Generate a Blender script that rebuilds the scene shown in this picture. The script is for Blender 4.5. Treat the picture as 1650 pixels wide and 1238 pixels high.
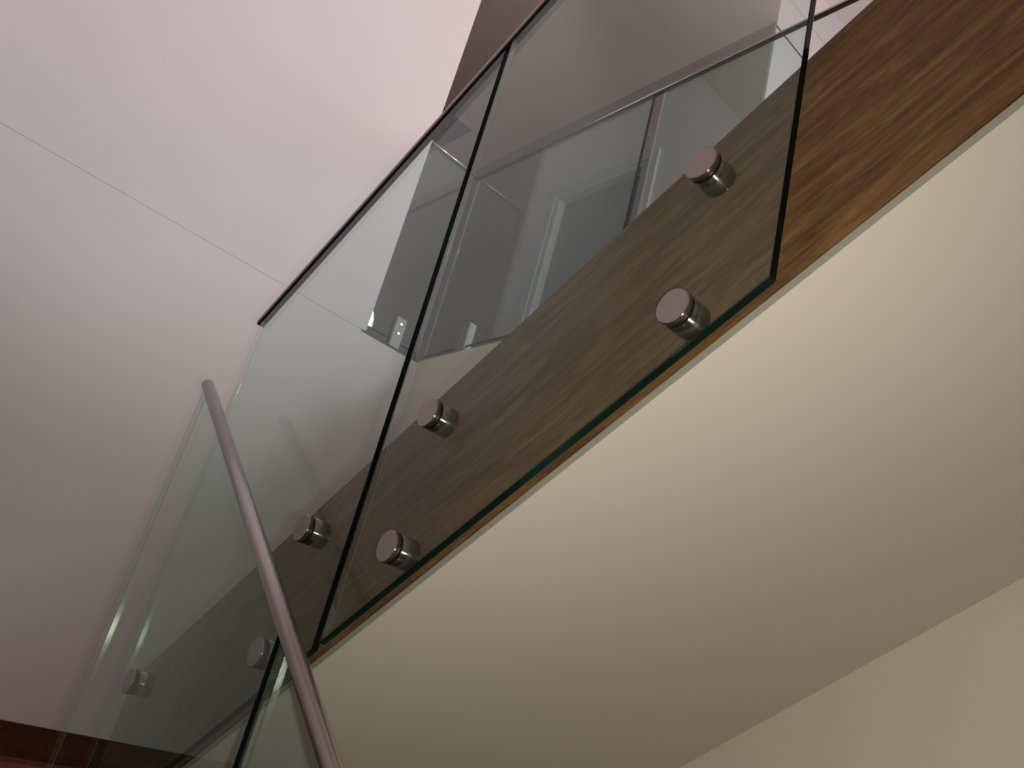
import bpy, bmesh, math
from mathutils import Vector, Matrix

# ------------------------------------------------------------------ camera
# Eye-relative coordinates: X along the stair (up-flight is +X), Y across it (away), Z up.
ZO = 2.2                                   # eye height above the lower floor
F_PX = 1362.25
YAW, PITCH, ROLL = map(math.radians, (52.3396, 21.9052, 14.9888))
TAN = 0.673107
TH = math.atan(TAN)

for o in list(bpy.data.objects):
    bpy.data.objects.remove(o)
scn = bpy.context.scene
COL = scn.collection

def V(x, y, z):
    return Vector((x, y, z + ZO))

cam_d = bpy.data.cameras.new('camera')
cam = bpy.data.objects.new('camera', cam_d)
COL.objects.link(cam)
cam_d.sensor_width = 36.0
cam_d.lens = F_PX * 36.0 / 1650.0
cam_d.clip_start = 0.02
Fw = Vector((-math.sin(YAW) * math.cos(PITCH), math.cos(YAW) * math.cos(PITCH), math.sin(PITCH)))
R0 = Vector((math.cos(YAW), math.sin(YAW), 0))
U0 = R0.cross(Fw)
Rt = R0 * math.cos(ROLL) + U0 * math.sin(ROLL)
Up = -R0 * math.sin(ROLL) + U0 * math.cos(ROLL)
m3 = Matrix((Rt, Up, -Fw)).transposed()
cam.matrix_world = Matrix.Translation(V(0, 0, 0)) @ m3.to_4x4()
scn.camera = cam

# ------------------------------------------------------------------ world, lights, exposure
w = bpy.data.worlds.new('world')
scn.world = w
w.use_nodes = True
w.node_tree.nodes['Background'].inputs[0].default_value = (0.02, 0.02, 0.022, 1)
w.node_tree.nodes['Background'].inputs[1].default_value = 1.0
vs = scn.view_settings
vs.view_transform = 'Standard'
vs.look = 'None'
vs.gamma = 1.0
vs.exposure = 0.0
vs.use_curve_mapping = False
scn.cycles.transparent_max_bounces = 40
scn.cycles.max_bounces = 14
scn.cycles.glossy_bounces = 6

def add_light(name, kind, loc, energy, color, aim=None, **kw):
    d = bpy.data.lights.new(name, kind)
    o = bpy.data.objects.new(name, d)
    COL.objects.link(o)
    o.location = loc
    d.energy = energy
    d.color = color
    if aim is not None:
        o.rotation_euler = (aim - loc).to_track_quat('-Z', 'Y').to_euler()
    for k, val in kw.items():
        setattr(d, k, val)
    return o

# downlight over the head of the stair, turned to wash the end wall of the void
add_light('void_downlight', 'SPOT', V(1.7, 0.25, 3.6), 275, (1.0, 0.945, 1.0), V(-2.885, 0.40, 2.55),
          spot_size=math.radians(45), spot_blend=0.6, shadow_soft_size=0.12)
# added unseen fill brightening the upper hall, behind the head of the stair
add_light('hall_fill_light', 'POINT', V(0.0, 2.65, 2.7), 108, (1.0, 0.89, 0.86), None, shadow_soft_size=0.25)
# the small torch beside the viewer on the lower flight
add_light('torch_light', 'SPOT', V(-0.01, 0.05, 0.0), 33, (1.0, 0.91, 0.745), V(0, 0, 0) + Fw * 3 + Vector((0.8, 0.7, -0.7)),
          spot_size=math.radians(122), spot_blend=1.0, shadow_soft_size=0.012)
# dim warm unseen fill added over the lower floor to lift the soffit
add_light('lower_fill_light', 'POINT', V(-0.3, -0.8, -1.6), 1.5, (1.0, 0.86, 0.78), None, shadow_soft_size=0.15)

# ------------------------------------------------------------------ materials
def mat(name):
    m = bpy.data.materials.new(name)
    m.use_nodes = True
    nt = m.node_tree
    return m, nt, nt.nodes['Principled BSDF']

def plain(name, col, rough=0.6, metal=0.0, spec=0.5):
    m, nt, b = mat(name)
    b.inputs['Base Color'].default_value = (*col, 1)
    b.inputs['Roughness'].default_value = rough
    b.inputs['Metallic'].default_value = metal
    b.inputs['Specular IOR Level'].default_value = spec
    return m

def plaster(name, col, var=0.03, scale=1.2):
    m, nt, b = mat(name)
    tc = nt.nodes.new('ShaderNodeTexCoord')
    n = nt.nodes.new('ShaderNodeTexNoise')
    n.inputs['Scale'].default_value = scale
    n.inputs['Detail'].default_value = 4
    nt.links.new(tc.outputs['Object'], n.inputs['Vector'])
    r = nt.nodes.new('ShaderNodeValToRGB')
    r.color_ramp.elements[0].position = 0.3
    r.color_ramp.elements[1].position = 0.7
    r.color_ramp.elements[0].color = (*[c * (1 - var) for c in col], 1)
    r.color_ramp.elements[1].color = (*[min(1, c * (1 + var)) for c in col], 1)
    nt.links.new(n.outputs['Fac'], r.inputs['Fac'])
    nt.links.new(r.outputs['Color'], b.inputs['Base Color'])
    b.inputs['Roughness'].default_value = 0.75
    b.inputs['Specular IOR Level'].default_value = 0.2
    n2 = nt.nodes.new('ShaderNodeTexNoise')
    n2.inputs['Scale'].default_value = 240
    nt.links.new(tc.outputs['Object'], n2.inputs['Vector'])
    bp = nt.nodes.new('ShaderNodeBump')
    bp.inputs['Strength'].default_value = 0.04
    bp.inputs['Distance'].default_value = 0.001
    nt.links.new(n2.outputs['Fac'], bp.inputs['Height'])
    nt.links.new(bp.outputs['Normal'], b.inputs['Normal'])
    return m

def wood(name, dark, mid, light, stretch=(2.2, 26, 26), rough=0.42, spec=0.4, seed=0.0, broad=(1.6, 6, 6), bw=0.45):
    m, nt, b = mat(name)
    L = nt.links.new
    tc = nt.nodes.new('ShaderNodeTexCoord')
    mp = nt.nodes.new('ShaderNodeMapping')
    mp.inputs['Scale'].default_value = stretch
    mp.inputs['Location'].default_value = (seed, seed * 1.7, seed * 0.6)
    L(tc.outputs['Object'], mp.inputs['Vector'])
    n = nt.nodes.new('ShaderNodeTexNoise')
    n.inputs['Scale'].default_value = 1.0
    n.inputs['Detail'].default_value = 7
    n.inputs['Roughness'].default_value = 0.62
    n.inputs['Distortion'].default_value = 0.9
    L(mp.outputs['Vector'], n.inputs['Vector'])
    # fine pores
    mp2 = nt.nodes.new('ShaderNodeMapping')
    mp2.inputs['Scale'].default_value = (stretch[0] * 9, stretch[1] * 9, stretch[2] * 9)
    L(tc.outputs['Object'], mp2.inputs['Vector'])
    n2 = nt.nodes.new('ShaderNodeTexNoise')
    n2.inputs['Scale'].default_value = 1.0
    n2.inputs['Detail'].default_value = 3
    L(mp2.outputs['Vector'], n2.inputs['Vector'])
    # broad figure
    mp3 = nt.nodes.new('ShaderNodeMapping')
    mp3.inputs['Scale'].default_value = broad
    L(tc.outputs['Object'], mp3.inputs['Vector'])
    n3 = nt.nodes.new('ShaderNodeTexNoise')
    n3.inputs['Scale'].default_value = 1.0
    n3.inputs['Detail'].default_value = 2
    n3.inputs['Distortion'].default_value = 1.2
    L(mp3.outputs['Vector'], n3.inputs['Vector'])
    a1 = nt.nodes.new('ShaderNodeMath'); a1.operation = 'MULTIPLY_ADD'
    L(n2.outputs['Fac'], a1.inputs[0]); a1.inputs[1].default_value = 0.35
    L(n.outputs['Fac'], a1.inputs[2])
    a2 = nt.nodes.new('ShaderNodeMath'); a2.operation = 'MULTIPLY_ADD'
    L(n3.outputs['Fac'], a2.inputs[0]); a2.inputs[1].default_value = bw
    L(a1.outputs[0], a2.inputs[2])
    r = nt.nodes.new('ShaderNodeValToRGB')
    e = r.color_ramp.elements
    e[0].position = 0.66; e[0].color = (*dark, 1)
    e[1].position = 1.14; e[1].color = (*light, 1)
    em = e.new(0.90); em.color = (*mid, 1)
    # remap 0.4..1.4 -> ramp
    mr = nt.nodes.new('ShaderNodeMapRange')
    cen = 0.675 + 0.5 * bw
    mr.inputs['From Min'].default_value = cen - 0.27
    mr.inputs['From Max'].default_value = cen + 0.27
    L(a2.outputs[0], mr.inputs['Value'])
    e[0].position = 0.12; em.position = 0.5; e[-1].position = 0.92
    L(mr.outputs[0], r.inputs['Fac'])
    L(r.outputs['Color'], b.inputs['Base Color'])
    b.inputs['Roughness'].default_value = rough
    b.inputs['Specular IOR Level'].default_value = spec
    return m

def sheet_glass(name, tint, extra=0.0):
    """face of a clear sheet: tinted see-through with mirror reflection rising towards grazing"""
    m = bpy.data.materials.new(name)
    m.use_nodes = True
    nt = m.node_tree
    nt.nodes.clear()
    L = nt.links.new
    out = nt.nodes.new('ShaderNodeOutputMaterial')
    tr = nt.nodes.new('ShaderNodeBsdfTransparent')
    tr.inputs[0].default_value = (*tint, 1)
    gl = nt.nodes.new('ShaderNodeBsdfGlossy')
    gl.inputs['Color'].default_value = (0.92, 1.0, 0.96, 1)
    gl.inputs['Roughness'].default_value = 0.0
    lw = nt.nodes.new('ShaderNodeLayerWeight')
    lw.inputs['Blend'].default_value = 0.5
    p = nt.nodes.new('ShaderNodeMath'); p.operation = 'POWER'
    L(lw.outputs['Facing'], p.inputs[0]); p.inputs[1].default_value = 5
    ma = nt.nodes.new('ShaderNodeMath'); ma.operation = 'MULTIPLY_ADD'
    L(p.outputs[0], ma.inputs[0]); ma.inputs[1].default_value = 0.95; ma.inputs[2].default_value = 0.042 + extra
    mx = nt.nodes.new('ShaderNodeMixShader')
    L(ma.outputs[0], mx.inputs[0]); L(tr.outputs[0], mx.inputs[1]); L(gl.outputs[0], mx.inputs[2])
    L(mx.outputs[0], out.inputs['Surface'])
    return m

def edge_clear(name, tint=(0.62, 0.70, 0.66), mix=0.40, rough=0.13):
    m = bpy.data.materials.new(name)
    m.use_nodes = True
    nt = m.node_tree
    nt.nodes.clear()
    L = nt.links.new
    out = nt.nodes.new('ShaderNodeOutputMaterial')
    tr = nt.nodes.new('ShaderNodeBsdfTransparent')
    tr.inputs[0].default_value = (*tint, 1)
    gl = nt.nodes.new('ShaderNodeBsdfGlossy')
    gl.inputs['Color'].default_value = (0.9, 1.0, 0.93, 1)
    gl.inputs['Roughness'].default_value = rough
    mx = nt.nodes.new('ShaderNodeMixShader')
    mx.inputs[0].default_value = mix
    L(tr.outputs[0], mx.inputs[1]); L(gl.outputs[0], mx.inputs[2])
    L(mx.outputs[0], out.inputs['Surface'])
    return m

def edge_green(name, c0=(0.002, 0.006, 0.005), c1=(0.004, 0.022, 0.017)):
    m, nt, b = mat(name)
    L = nt.links.new
    tc = nt.nodes.new('ShaderNodeTexCoord')
    n = nt.nodes.new('ShaderNodeTexNoise')
    n.inputs['Scale'].default_value = 5.0
    L(tc.outputs['Object'], n.inputs['Vector'])
    r = nt.nodes.new('ShaderNodeValToRGB')
    r.color_ramp.elements[0].position = 0.45; r.color_ramp.elements[0].color = (*c0, 1)
    r.color_ramp.elements[1].position = 0.75; r.color_ramp.elements[1].color = (*c1, 1)
    L(n.outputs['Fac'], r.inputs['Fac']); L(r.outputs['Color'], b.inputs['Base Color'])
    b.inputs['Roughness'].default_value = 0.16
    b.inputs['Specular IOR Level'].default_value = 0.06
    return m

def brushed(name, col, rough=0.34, aniso=0.0, arot=0.0):
    m, nt, b = mat(name)
    b.inputs['Base Color'].default_value = (*col, 1)
    b.inputs['Metallic'].default_value = 0.95
    b.inputs['Roughness'].default_value = rough
    if aniso:
        b.inputs['Anisotropic'].default_value = aniso
        tg = nt.nodes.new('ShaderNodeTangent')
        tg.direction_type = 'RADIAL'; tg.axis = 'Y'
        nt.links.new(tg.outputs[0], b.inputs['Tangent'])
        b.inputs['Anisotropic Rotation'].default_value = arot
    tc = nt.nodes.new('ShaderNodeTexCoord')
    n = nt.nodes.new('ShaderNodeTexNoise')
    n.inputs['Scale'].default_value = 90
    n.inputs['Detail'].default_value = 3
    nt.links.new(tc.outputs['Object'], n.inputs['Vector'])
    mr = nt.nodes.new('ShaderNodeMapRange')
    mr.inputs['To Min'].default_value = rough - 0.06
    mr.inputs['To Max'].default_value = rough + 0.08
    nt.links.new(n.outputs['Fac'], mr.inputs['Value'])
    nt.links.new(mr.outputs[0], b.inputs['Roughness'])
    return m

M_WALL = plaster('paint_white', (0.79, 0.755, 0.77))
M_SOFF = plaster('paint_soffit', (0.80, 0.76, 0.69))
M_WARM = plaster('paint_warm', (0.75, 0.71, 0.585))
M_CEIL = plaster('paint_ceiling', (0.74, 0.67, 0.65))
M_GREYW = plaster('paint_grey', (0.62, 0.58, 0.575))
M_SHADE_JOINT = plaster('painted_shade_and_joint', (0.055, 0.05, 0.052))  # dark tone for the painted ceiling shade and the recess joint
M_TRIM = plaster('bead_grey_green', (0.345, 0.36, 0.30), 0.05, 8)
M_ARCH = plain('architrave_paint', (0.50, 0.53, 0.53), 0.5)
M_LEAF = plain('door_grey', (0.10, 0.112, 0.118), 0.5)
M_SHAD = plain('joint_dark', (0.10, 0.09, 0.09), 0.9)
M_EDGEM = plain('floor_edge', (0.10, 0.09, 0.09), 0.6)
M_WOOD = wood('stringer_wood', (0.078, 0.037, 0.010), (0.146, 0.075, 0.024), (0.255, 0.146, 0.050), stretch=(7.0, 75, 75), seed=3.1, broad=(2.2, 7, 7), bw=0.22)
M_SKIRT = wood('skirting_wood', (0.045, 0.014, 0.004), (0.085, 0.030, 0.008), (0.14, 0.055, 0.018), stretch=(26, 2.2, 26), seed=1.0)
M_FLOOR = wood('floor_wood', (0.10, 0.040, 0.014), (0.19, 0.080, 0.030), (0.28, 0.14, 0.06), stretch=(26, 2.2, 26), seed=7.0)
M_GLASS = sheet_glass('sheet_glass', (0.898, 0.955, 0.948))
M_EDARK = edge_green('glass_edge_dark')
M_ECLR = edge_clear('glass_edge_clear')
M_EPASS = edge_clear('glass_edge_face', (0.95, 0.98, 0.97), 0.16, 0.10)
M_ETEAL = edge_green('glass_edge_teal', (0.004, 0.018, 0.014), (0.012, 0.060, 0.047))
M_METAL = brushed('brushed_steel', (0.27, 0.26, 0.25), 0.5)
M_CAP = brushed('cap_steel', (0.50, 0.45, 0.45), 0.42)
M_POLISH = brushed('polished_steel', (0.38, 0.355, 0.31), 0.22, 0.96, 0.25)
M_BOLT = brushed('bolt_steel', (0.7, 0.68, 0.66), 0.2)
M_RAIL = brushed('rail_steel', (0.46, 0.42, 0.415), 0.24)
M_RAILU = brushed('cap_rail_steel', (0.60, 0.55, 0.52), 0.42)
M_RAILG = brushed('gallery_rail_steel', (0.74, 0.71, 0.69), 0.24)
M_GASK_SHADE = plain('rubber_and_shade_black', (0.006, 0.008, 0.006), 0.35)  # standoff gaskets, and the painted dark underside of the cap rails

# ------------------------------------------------------------------ mesh helpers
def link(name, me, parent=None, mats=()):
    o = bpy.data.objects.new(name, me)
    COL.objects.link(o)
    for m in mats:
        if me is not None and m.name not in [x.name for x in me.materials]:
            me.materials.append(m)
    if parent is not None:
        o.parent = parent
    return o

def tag(o, label=None, cat=None, group=None, kind=None):
    if label: o['label'] = label
    if cat: o['category'] = cat
    if group: o['group'] = group
    if kind: o['kind'] = kind
    return o

def mesh_from(bm, name):
    me = bpy.data.meshes.new(name)
    bmesh.ops.recalc_face_normals(bm, faces=bm.faces)
    bm.to_mesh(me)
    bm.free()
    return me

def box(bm, a, b):
    x0, y0, z0 = a; x1, y1, z1 = b
    vs_ = [bm.verts.new(p) for p in ((x0,y0,z0),(x1,y0,z0),(x1,y1,z0),(x0,y1,z0),(x0,y0,z1),(x1,y0,z1),(x1,y1,z1),(x0,y1,z1))]
    for f in ((0,3,2,1),(4,5,6,7),(0,1,5,4),(1,2,6,5),(2,3,7,6),(3,0,4,7)):
        bm.faces.new([vs_[i] for i in f])

def ebox(bm, x0, x1, y0, y1, z0, z1):
    box(bm, (x0, y0, z0 + ZO), (x1, y1, z1 + ZO))

def extrude_y(bm, poly, y0, y1):
    """prism from an XZ outline (eye-relative z)"""
    a = [bm.verts.new((x, y0, z + ZO)) for x, z in poly]
    b = [bm.verts.new((x, y1, z + ZO)) for x, z in poly]
    fs = [bm.faces.new(a), bm.faces.new(b[::-1])]
    n = len(poly)
    for i in range(n):
        fs.append(bm.faces.new((a[i], b[i], b[(i + 1) % n], a[(i + 1) % n])))
    return fs

def extrude_z(bm, poly, z0, z1):
    a = [bm.verts.new((x, y, z0 + ZO)) for x, y in poly]
    b = [bm.verts.new((x, y, z1 + ZO)) for x, y in poly]
    bm.faces.new(a[::-1]); bm.faces.new(b)
    n = len(poly)
    for i in range(n):
        bm.faces.new((a[i], a[(i + 1) % n], b[(i + 1) % n], b[i]))

def struct(name, bm, m, parent=None):
    o = link(name, mesh_from(bm, name), parent, (m,))
    if parent is None:
        o['kind'] = 'structure'
    return o

def boxes(*bs):
    bm = bmesh.new()
    for b in bs:
        ebox(bm, *b)
    return bm

def tube(bm, p, q, r, seg=28, bev=0.0):
    """closed round bar from p to q with slightly eased ends"""
    d = (q - p); Ln = d.length; d.normalize()
    u = d.orthogonal().normalized(); v_ = d.cross(u)
    st = [(0, r - bev), (bev, r), (Ln - bev, r), (Ln, r - bev)] if bev else [(0, r), (Ln, r)]
    rings = []
    for t, rr in st:
        rings.append([bm.verts.new(p + d * t + (u * math.cos(2*math.pi*i/seg) + v_ * math.sin(2*math.pi*i/seg)) * rr) for i in range(seg)])
    for k in range(len(rings) - 1):
        for i in range(seg):
            f = bm.faces.new((rings[k][i], rings[k][(i+1) % seg], rings[k+1][(i+1) % seg], rings[k+1][i]))
            f.smooth = True
    bm.faces.new(rings[0][::-1]); bm.faces.new(rings[-1])

def lathe_y(bm, prof, seg=40, flat_first=True):
    """surface of revolution about the local Y axis; prof = [(y, r)]"""
    rings = []
    for y, r in prof:
        rings.append([bm.verts.new((r * math.cos(2*math.pi*i/seg), y, r * math.sin(2*math.pi*i/seg))) for i in range(seg)])
    for k in range(len(rings) - 1):
        for i in range(seg):
            f = bm.faces.new((rings[k][i], rings[k][(i+1) % seg], rings[k+1][(i+1) % seg], rings[k+1][i]))
            f.smooth = True
    bm.faces.new(rings[0]); bm.faces.new(rings[-1][::-1])

# ------------------------------------------------------------------ the setting
XW, YB, ZF, ZL, ZC = -2.885, 1.71, 1.326, -0.402, 4.03
YN, XR, XE, YD = -1.6, 2.6, -6.0, 2.93
YC = 1.434                                  # free corner of the end wall

bm = boxes((XW - 0.15, XW, YN, YB, -2.2, ZF - 0.001),
           (XW - 0.15, XW, YC, YB, ZF - 0.001, ZF),
           (XW - 0.15, XW, YN, YC, ZF + 0.001, ZC),
           (XW - 0.15, XW - 0.0015, YN, YC, ZF - 0.001, ZF + 0.001))
struct('wall_left', bm, M_WALL)
struct('wall_back', boxes((XW - 0.15, XR, YB, YB + 0.12, -2.2, ZF)), M_WARM)
struct('wall_near', boxes((XW - 0.15, XR, YN - 0.12, YN, -2.2, ZC)), M_WALL)
struct('wall_right', boxes((XR, XR + 0.12, YN - 0.12, 4.72, -2.2, 4.7)), M_GREYW)
struct('floor', boxes((XW - 0.15, XR, YN, YB, -2.3, -2.2)), M_FLOOR)
struct('floor_landing', boxes((XW, -1.99, YN, YB, ZL - 0.2, ZL)), M_FLOOR)
# upper floor: hall strip, strip beyond the end wall, arrival of the upper flight
bm = bmesh.new()
extrude_z(bm, [(XE, YC), (XW - 0.15, YC), (XW - 0.15, YB + 0.12), (0.34, YB + 0.12), (0.34, 0.78), (XR, 0.78), (XR, 4.6), (XE, 4.6)], ZF - 0.03, ZF)
struct('floor_upper', bm, M_FLOOR)
struct('trim_floor_edge', boxes((XW - 0.002, XW + 0.005, YC - 0.02, YB, ZF - 0.005, ZF + 0.001)), M_EDGEM)
# walls of the upper hall
struct('wall_hall', boxes((XE, -3.83, YD, YD + 0.12, ZF, ZC), (-3.06, -2.285, YD, YD + 0.12, ZF, ZC),
                          (-3.83, -3.06, YD, YD + 0.12, 3.335, ZC)), M_GREYW)
struct('wall_hall_end', boxes((XE - 0.12, XE, YC - 0.12, YD, ZF, ZC)), M_GREYW)
struct('wall_hall_near', boxes((XE, XW - 0.15, YC - 0.12, YC, ZF, ZC)), M_GREYW)
struct('wall_recess', boxes((-2.395, -2.275, YD + 0.002, 4.6, ZF, 4.6)), M_WALL)
struct('trim_recess_bead', boxes((-2.275, -2.265, YD + 0.002, 4.6, 4.272, 4.288)), M_WALL)
struct('trim_recess_joint', boxes((-2.275, -2.2735, YD + 0.002, 4.6, 3.985, 3.997)), M_SHADE_JOINT)
struct('wall_recess_far', boxes((-2.395, XR, 4.6, 4.72, ZF, 4.6)), M_WALL)
bm = bmesh.new()
extrude_z(bm, [(XE, YN), (XR, YN), (XR, 2.45), (-1.91, 2.45), (-2.275, YD), (XE, YD)], ZC, ZC + 0.55)
struct('ceiling', bm, M_CEIL)
struct('ceiling_recess', boxes((-2.395, XR, 2.45, 4.72, 4.6, 4.7)), M_WALL)
struct('ceiling_painted_shade', boxes((XE, -4.65, YC, 2.59, ZC - 0.006, ZC)), M_SHADE_JOINT)  # shade on the hall ceiling, painted as a thin dark sheet
struct('baseboard_left', boxes((XW, XW + 0.016, YN, YB, ZL, ZL + 0.092)), M_SKIRT)

# landing boards
bm = None
k = 0
land = bpy.data.objects['floor_landing']
x = XW + 0.018
while x < -2.0:
    b_ = bmesh.new()
    ebox(b_, x, min(x + 0.083, -1.975), YN, YB, ZL, ZL + 0.004)
    link('floor_board', mesh_from(b_, 'floor_board'), land, (M_FLOOR,))
    x += 0.085

# door at the back of the hall
door = link('door_1', None)
tag(door, kind='structure')
link('door_leaf', mesh_from(boxes((-3.80, -3.09, YD + 0.05, YD + 0.09, ZF + 0.008, 3.305)), 'door_leaf'), door, (M_LEAF,))
def arch_piece(name, b1, b2):
    bm = boxes(b1, b2)
    link(name, mesh_from(bm, name), door, (M_ARCH,))
arch_piece('architrave', (-3.92, -3.845, YD - 0.018, YD, ZF, 3.40), (-3.845, -3.80, YD - 0.010, YD + 0.05, ZF, 3.345))
arch_piece('architrave', (-3.045, -2.97, YD - 0.018, YD, ZF, 3.40), (-3.09, -3.045, YD - 0.010, YD + 0.05, ZF, 3.345))
arch_piece('architrave', (-3.845, -3.045, YD - 0.018, YD, 3.345, 3.40), (-3.80, -3.09, YD - 0.010, YD + 0.05, 3.305, 3.345))

# ------------------------------------------------------------------ upper flight
X0, X1 = -1.985, 0.40
YS, YS2 = 0.735, 0.775
BT, BB, BS = 1.2475, 0.8855, 0.8706        # z = TAN*x + b: stringer top, stringer bottom, soffit
flight = link('staircase', None)
tag(flight, 'timber staircase flight with broad brown stringer rising above the plaster soffit', 'staircase')
flight.location = V(-1.985, 0.735, ZL)

def keep_parent(o, parent):
    o.parent = parent
    o.matrix_parent_inverse = Matrix.Translation(parent.location).inverted()

# stringer in its own sloped frame so that the grain runs along it
org = V(X0, YS, TAN * X0 + BB)
rotm = Matrix.Rotation(-TH, 4, 'Y')
Mloc = Matrix.Translation(org) @ rotm
bm = bmesh.new()
extrude_y(bm, [(X0, TAN*X0 + BB), (X1, TAN*X1 + BB), (X1, TAN*X1 + BT), (X0, TAN*X0 + BT)], YS, YS2)
bm.transform(Mloc.inverted())
so = link('stringer', mesh_from(bm, 'stringer'), None, (M_WOOD,))
so.parent = flight
so.matrix_parent_inverse = Matrix.Translation(flight.location).inverted()
so.matrix_basis = Mloc
so['label'] = 'brown hardwood stringer board with streaky grain'
# treads and risers behind the stringer
G, RISE = 0.1728 / TAN, 0.1728
xn = -1.96
for i in range(9):
    zt = ZL + RISE * (i + 1)
    bm = boxes((xn - 0.02, xn + G, YS2 + 0.001, YB - 0.002, zt - 0.032, zt))
    t = link('tread', mesh_from(bm, 'tread'), None, (M_FLOOR,)); keep_parent(t, flight)
    bm = boxes((xn, xn + 0.016, YS2 + 0.001, YB - 0.002, zt - RISE, zt - 0.032))
    t = link('riser', mesh_from(bm, 'riser'), None, (M_FLOOR,)); keep_parent(t, flight)
    xn += G
# plaster soffit and the bead along its edge
bm = bmesh.new()
extrude_y(bm, [(X0, TAN*X0 + BS), (X1, TAN*X1 + BS), (X1, TAN*X1 + BB - 0.002), (X0, TAN*X0 + BB - 0.002)], YS + 0.002, YB)
struct('ceiling_soffit', bm, M_SOFF)
bm = bmesh.new()
extrude_y(bm, [(X0, TAN*X0 + BS), (X1, TAN*X1 + BS), (X1, TAN*X1 + BB - 0.002), (X0, TAN*X0 + BB - 0.002)], YS + 0.001, YS + 0.002)
struct('trim_soffit_bead', bm, M_TRIM)

# ------------------------------------------------------------------ glass sheets
def pane_mesh(name, outline, axis, t0, t1, dark, bev=0.0010):
    """sheet from an outline of 2-D points; axis 'Y' (outline x,z) or 'X' (outline y,z).
    dark: indices of outline sides whose polished edge reads dark green; others read clear."""
    bm = bmesh.new()
    if axis == 'Y':
        A = [bm.verts.new((x, t0, z + ZO)) for x, z in outline]
        B = [bm.verts.new((x, t1, z + ZO)) for x, z in outline]
    else:
        A = [bm.verts.new((t0, y, z + ZO)) for y, z in outline]
        B = [bm.verts.new((t1, y, z + ZO)) for y, z in outline]
    n = len(outline)
    f0 = bm.faces.new(A); f1 = bm.faces.new(B[::-1])
    f0.material_index = f1.material_index = 0
    for i in range(n):
        f = bm.faces.new((A[i], B[i], B[(i+1) % n], A[(i+1) % n]))
        f.material_index = (4 if (i == 0 and axis == 'Y') else 1) if i in dark else 2
    bmesh.ops.recalc_face_normals(bm, faces=bm.faces)
    es = [e for e in bm.edges if any(f.material_index == 0 for f in e.link_faces)]
    edge_idx = {}
    for f in bm.faces:
        if f.material_index:
            edge_idx[f.normal.copy().freeze()] = f.material_index
    r = bmesh.ops.bevel(bm, geom=es, offset=bev, segments=3, affect='EDGES', profile=0.5, material=-1)
    for f in r['faces']:
        f.smooth = True
        f.normal_update()
        f.material_index = max(edge_idx.items(), key=lambda kv: kv[0].dot(f.normal))[1]
        if f.material_index == 2:
            f.material_index = 3
    me = mesh_from(bm, name)
    for m in (M_GLASS, M_EDARK, M_EPASS, M_ECLR, M_ETEAL):
        me.materials.append(m)
    return me

def base_empty(name, loc, label, cat, group=None):
    e = link(name, None)
    e.location = loc
    tag(e, label, cat, group)
    return e

def adopt(o, parent):
    keep_parent(o, parent)
    return o

# standoff meshes (local Y from the cap face inwards to the stringer)
YG, TG = 0.700, 0.012
def mesh_lathe(name, prof, m):
    bm = bmesh.new(); lathe_y(bm, prof); me = mesh_from(bm, name); me.materials.append(m); return me
R_ = 0.0252
ME_CAP = mesh_lathe('standoff_cap', [(0.0, R_ - 0.0013), (0.0003, R_ - 0.0006), (0.0010, R_ - 0.0001), (0.0012, R_), (0.0076, R_)], M_CAP)
ME_CAP.materials.append(M_POLISH)
for pl in ME_CAP.polygons:
    if len(pl.vertices) == 4:
        pl.material_index = 1
ME_GASK = mesh_lathe('standoff_gasket', [(0.0076, R_ - 0.0004), (0.0130, R_ - 0.0004)], M_GASK_SHADE)
ME_BAR = mesh_lathe('standoff_barrel', [(0.0130, R_ - 0.0006), (0.0470, R_ - 0.0006)], M_POLISH)

def standoff(parent, x, z):
    so_ = link('standoff', ME_BAR, None)
    so_.location = V(x, YG - 0.012, z)
    keep_parent(so_, parent)
    so_['label'] = 'round brushed steel glass standoff'
    for nm, me in (('cap', ME_CAP), ('gasket_or_shade', ME_GASK)):
        c = link(nm, me, so_)
    return so_

def balustrade_pane(x0, x1, top_b, bot_b, y, sgn=1):
    """outline counted from lower left: sides 0 bottom, 1 right, 2 top, 3 left"""
    return [(x0, sgn*TAN*x0 + bot_b), (x1, sgn*TAN*x1 + bot_b), (x1, sgn*TAN*x1 + top_b), (x0, sgn*TAN*x0 + top_b)]

GB, GT = 0.8708, 2.132
# panel 1 (nearer, right)
p1 = base_empty('glass_panel', V(-0.84, YG, 0.31), 'large clear glass panel on four steel standoffs, right of the dark vertical joint', 'glass panel', 'glass panels of the upper flight')
adopt(link('pane', pane_mesh('pane', balustrade_pane(-1.2095, -0.4945, GT, GB, YG), 'Y', YG, YG + TG, (0, 1, 2))), p1)
for x, z in ((-0.621, 0.7435), (-0.621, 0.5222), (-1.087, 0.4308), (-1.087, 0.2098)):
    standoff(p1, x, z)
# panel 2 (farther, left)
p2 = base_empty('glass_panel', V(-1.6, YG, -0.2), 'clear glass panel on the upper flight, left of its dark joint, behind the round handrail', 'glass panel', 'glass panels of the upper flight')
adopt(link('pane', pane_mesh('pane', balustrade_pane(-1.981, -1.2255, GT, GB, YG), 'Y', YG, YG + TG, (0, 1, 2))), p2)
for x, z in ((-1.372, 0.2396), (-1.382, 0.0228), (-1.8833, -0.0878), (-1.8833, -0.3088)):
    standoff(p2, x, z)

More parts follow.
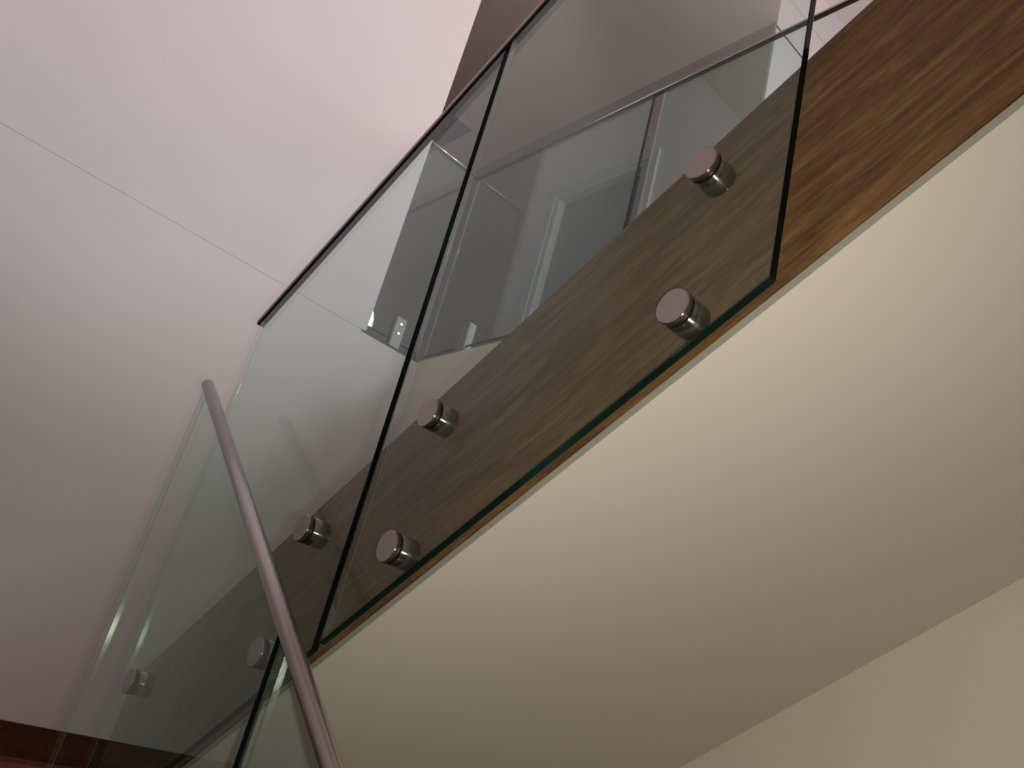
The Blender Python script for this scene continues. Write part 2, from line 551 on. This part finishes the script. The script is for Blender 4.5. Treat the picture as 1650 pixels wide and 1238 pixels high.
# upper handrail: slim rounded cap rail on the glass
def rail_tube(name, pts, r, m, label, cat='handrail', bev=0.002, seg=28, gasket_or_shade=0.0):
    e = base_empty(name, pts[0], label, cat)
    for a, b in zip(pts[:-1], pts[1:]):
        bm = bmesh.new(); tube(bm, a, b, r, seg, bev)
        adopt(link('rail', mesh_from(bm, 'rail'), None, (m,)), e)
        if gasket_or_shade:
            d = (b - a).normalized()
            side = d.cross(Vector((0, 0, 1))).normalized()
            up = side.cross(d)
            bm = bmesh.new()
            c = [(-gasket_or_shade, -r * 0.35), (gasket_or_shade, -r * 0.35), (gasket_or_shade, -r * 1.12), (-gasket_or_shade, -r * 1.12)]
            A = [bm.verts.new(a + d * 0.001 + side * s_ + up * u_) for s_, u_ in c]
            B = [bm.verts.new(b - d * 0.001 + side * s_ + up * u_) for s_, u_ in c]
            bm.faces.new(A); bm.faces.new(B[::-1])
            for i in range(4):
                bm.faces.new((A[i], B[i], B[(i+1) % 4], A[(i+1) % 4]))
            g = link('gasket_or_shade', mesh_from(bm, 'gasket_or_shade'), None, (M_GASK_SHADE,))  # black strip stands in for the dark seen on the rail underside
            g['label'] = 'black strip painting in the shaded underside of the rail'
            adopt(g, e)
    return e
yc = YG + TG / 2
RB = 2.138
rail_tube('handrail', [V(-2.0, yc, -2.0*TAN + RB), V(-0.2, yc, -0.2*TAN + RB)], 0.0100, M_RAILU,
          'slim dark steel rail capping the upper flight glass, rising steeply to the right', gasket_or_shade=0.0092)

# ------------------------------------------------------------------ lower flight balustrade (descends towards +X)
YL = 0.594
TL = math.tan(math.radians(33.69))
LT, LB_ = -0.6965, -1.98
def low_pane(x0, x1):
    return [(x0, -TL*x0 + LB_), (x1, -TL*x1 + LB_), (x1, -TL*x1 + LT), (x0, -TL*x0 + LT)]
q1 = base_empty('glass_panel', V(-1.5, YL, -0.97), 'clear glass panel under the round handrail at bottom left, seen before the landing wall', 'glass panel', 'glass panels of the lower flight')
adopt(link('pane', pane_mesh('pane', low_pane(-1.864, -1.142), 'Y', YL, YL + TG, (0, 1, 2))), q1)
q2 = base_empty('glass_panel', V(-0.8, YL, -1.44), 'clear glass panel under the lower end of the round handrail, right of the black joint', 'glass panel', 'glass panels of the lower flight')
adopt(link('pane', pane_mesh('pane', low_pane(-1.128, -0.35), 'Y', YL, YL + TG, (0, 1, 2))), q2)
ylc = YL + TG / 2
rail_tube('handrail', [V(-1.868, ylc, 1.868*TL + LT), V(-0.30, ylc, 0.30*TL + LT)], 0.0138, M_RAIL,
          'round brushed steel tube handrail slanting down to the right at bottom left', bev=0.003, seg=40)

# ------------------------------------------------------------------ gallery balustrade of the upper hall
YQ = 1.735
XQ = -2.921
def spigot_parts(parent, x, y, axis):
    """clamp block with two bolts; axis = direction the clamp faces"""
    bm = bmesh.new()
    hw, hd, z0, z1 = 0.026, 0.019, ZF, ZF + 0.145
    if axis == 'X':
        ebox(bm, x - hd, x + hd, y - hw, y + hw, z0, z1)
    else:
        ebox(bm, x - hw, x + hw, y - hd, y + hd, z0, z1)
    bmesh.ops.bevel(bm, geom=list(bm.edges), offset=0.003, segments=2, affect='EDGES')
    s = link('spigot', mesh_from(bm, 'spigot'), None, (M_METAL,))
    adopt(s, parent)
    for dz in (0.072, 0.115):
        bm = bmesh.new()
        if axis == 'X':
            tube(bm, V(x + hd - 0.001, y, ZF + dz), V(x + hd + 0.004, y, ZF + dz), 0.006, 14)
        else:
            tube(bm, V(x, y - hd + 0.001, ZF + dz), V(x, y - hd - 0.004, ZF + dz), 0.006, 14)
        b = link('bolt', mesh_from(bm, 'bolt'), None, (M_BOLT,))
        b.parent = s
        b.matrix_parent_inverse = Matrix.Identity(4)
    return s

ZG0, ZG1 = ZF + 0.040, 2.318
r1 = base_empty('glass_panel', V(XQ, 1.57, ZF), 'short glass return panel held by a steel spigot beside the end wall corner', 'glass panel', 'glass panels of the gallery')
adopt(link('pane', pane_mesh('pane', [(YC + 0.004, ZG0), (1.708, ZG0), (1.708, ZG1), (YC + 0.004, ZG1)], 'X', XQ, XQ + TG, (0, 3))), r1)
spigot_parts(r1, XQ + 0.006, 1.583, 'X')
g1 = base_empty('glass_panel', V(-2.4, YQ, ZF), 'gallery glass panel in front of the grey door in the hall', 'glass panel', 'glass panels of the gallery')
adopt(link('pane', pane_mesh('pane', [(-2.900, ZG0), (-1.860, ZG0), (-1.860, ZG1), (-2.900, ZG1)], 'Y', YQ, YQ + TG, (0, 1))), g1)
spigot_parts(g1, -2.632, YQ + 0.006, 'Y')
spigot_parts(g1, -2.10, YQ + 0.006, 'Y')
g2 = base_empty('glass_panel', V(-1.3, YQ, ZF), 'gallery glass panel to the right of the grey door, behind the brown stringer', 'glass panel', 'glass panels of the gallery')
adopt(link('pane', pane_mesh('pane', [(-1.808, ZG0), (-0.75, ZG0), (-0.75, ZG1), (-1.808, ZG1)], 'Y', YQ, YQ + TG, (0, 1))), g2)
spigot_parts(g2, -1.55, YQ + 0.006, 'Y')
rail_tube('gallery_rail', [V(XQ + 0.006, YC - 0.0, 2.323), V(XQ + 0.006, YQ + 0.006, 2.323), V(-0.70, YQ + 0.006, 2.323)], 0.0085, M_RAILG,
          'thin steel rail along the top of the gallery glass, turning a corner', 'handrail', bev=0.0, seg=20, gasket_or_shade=0.0075)
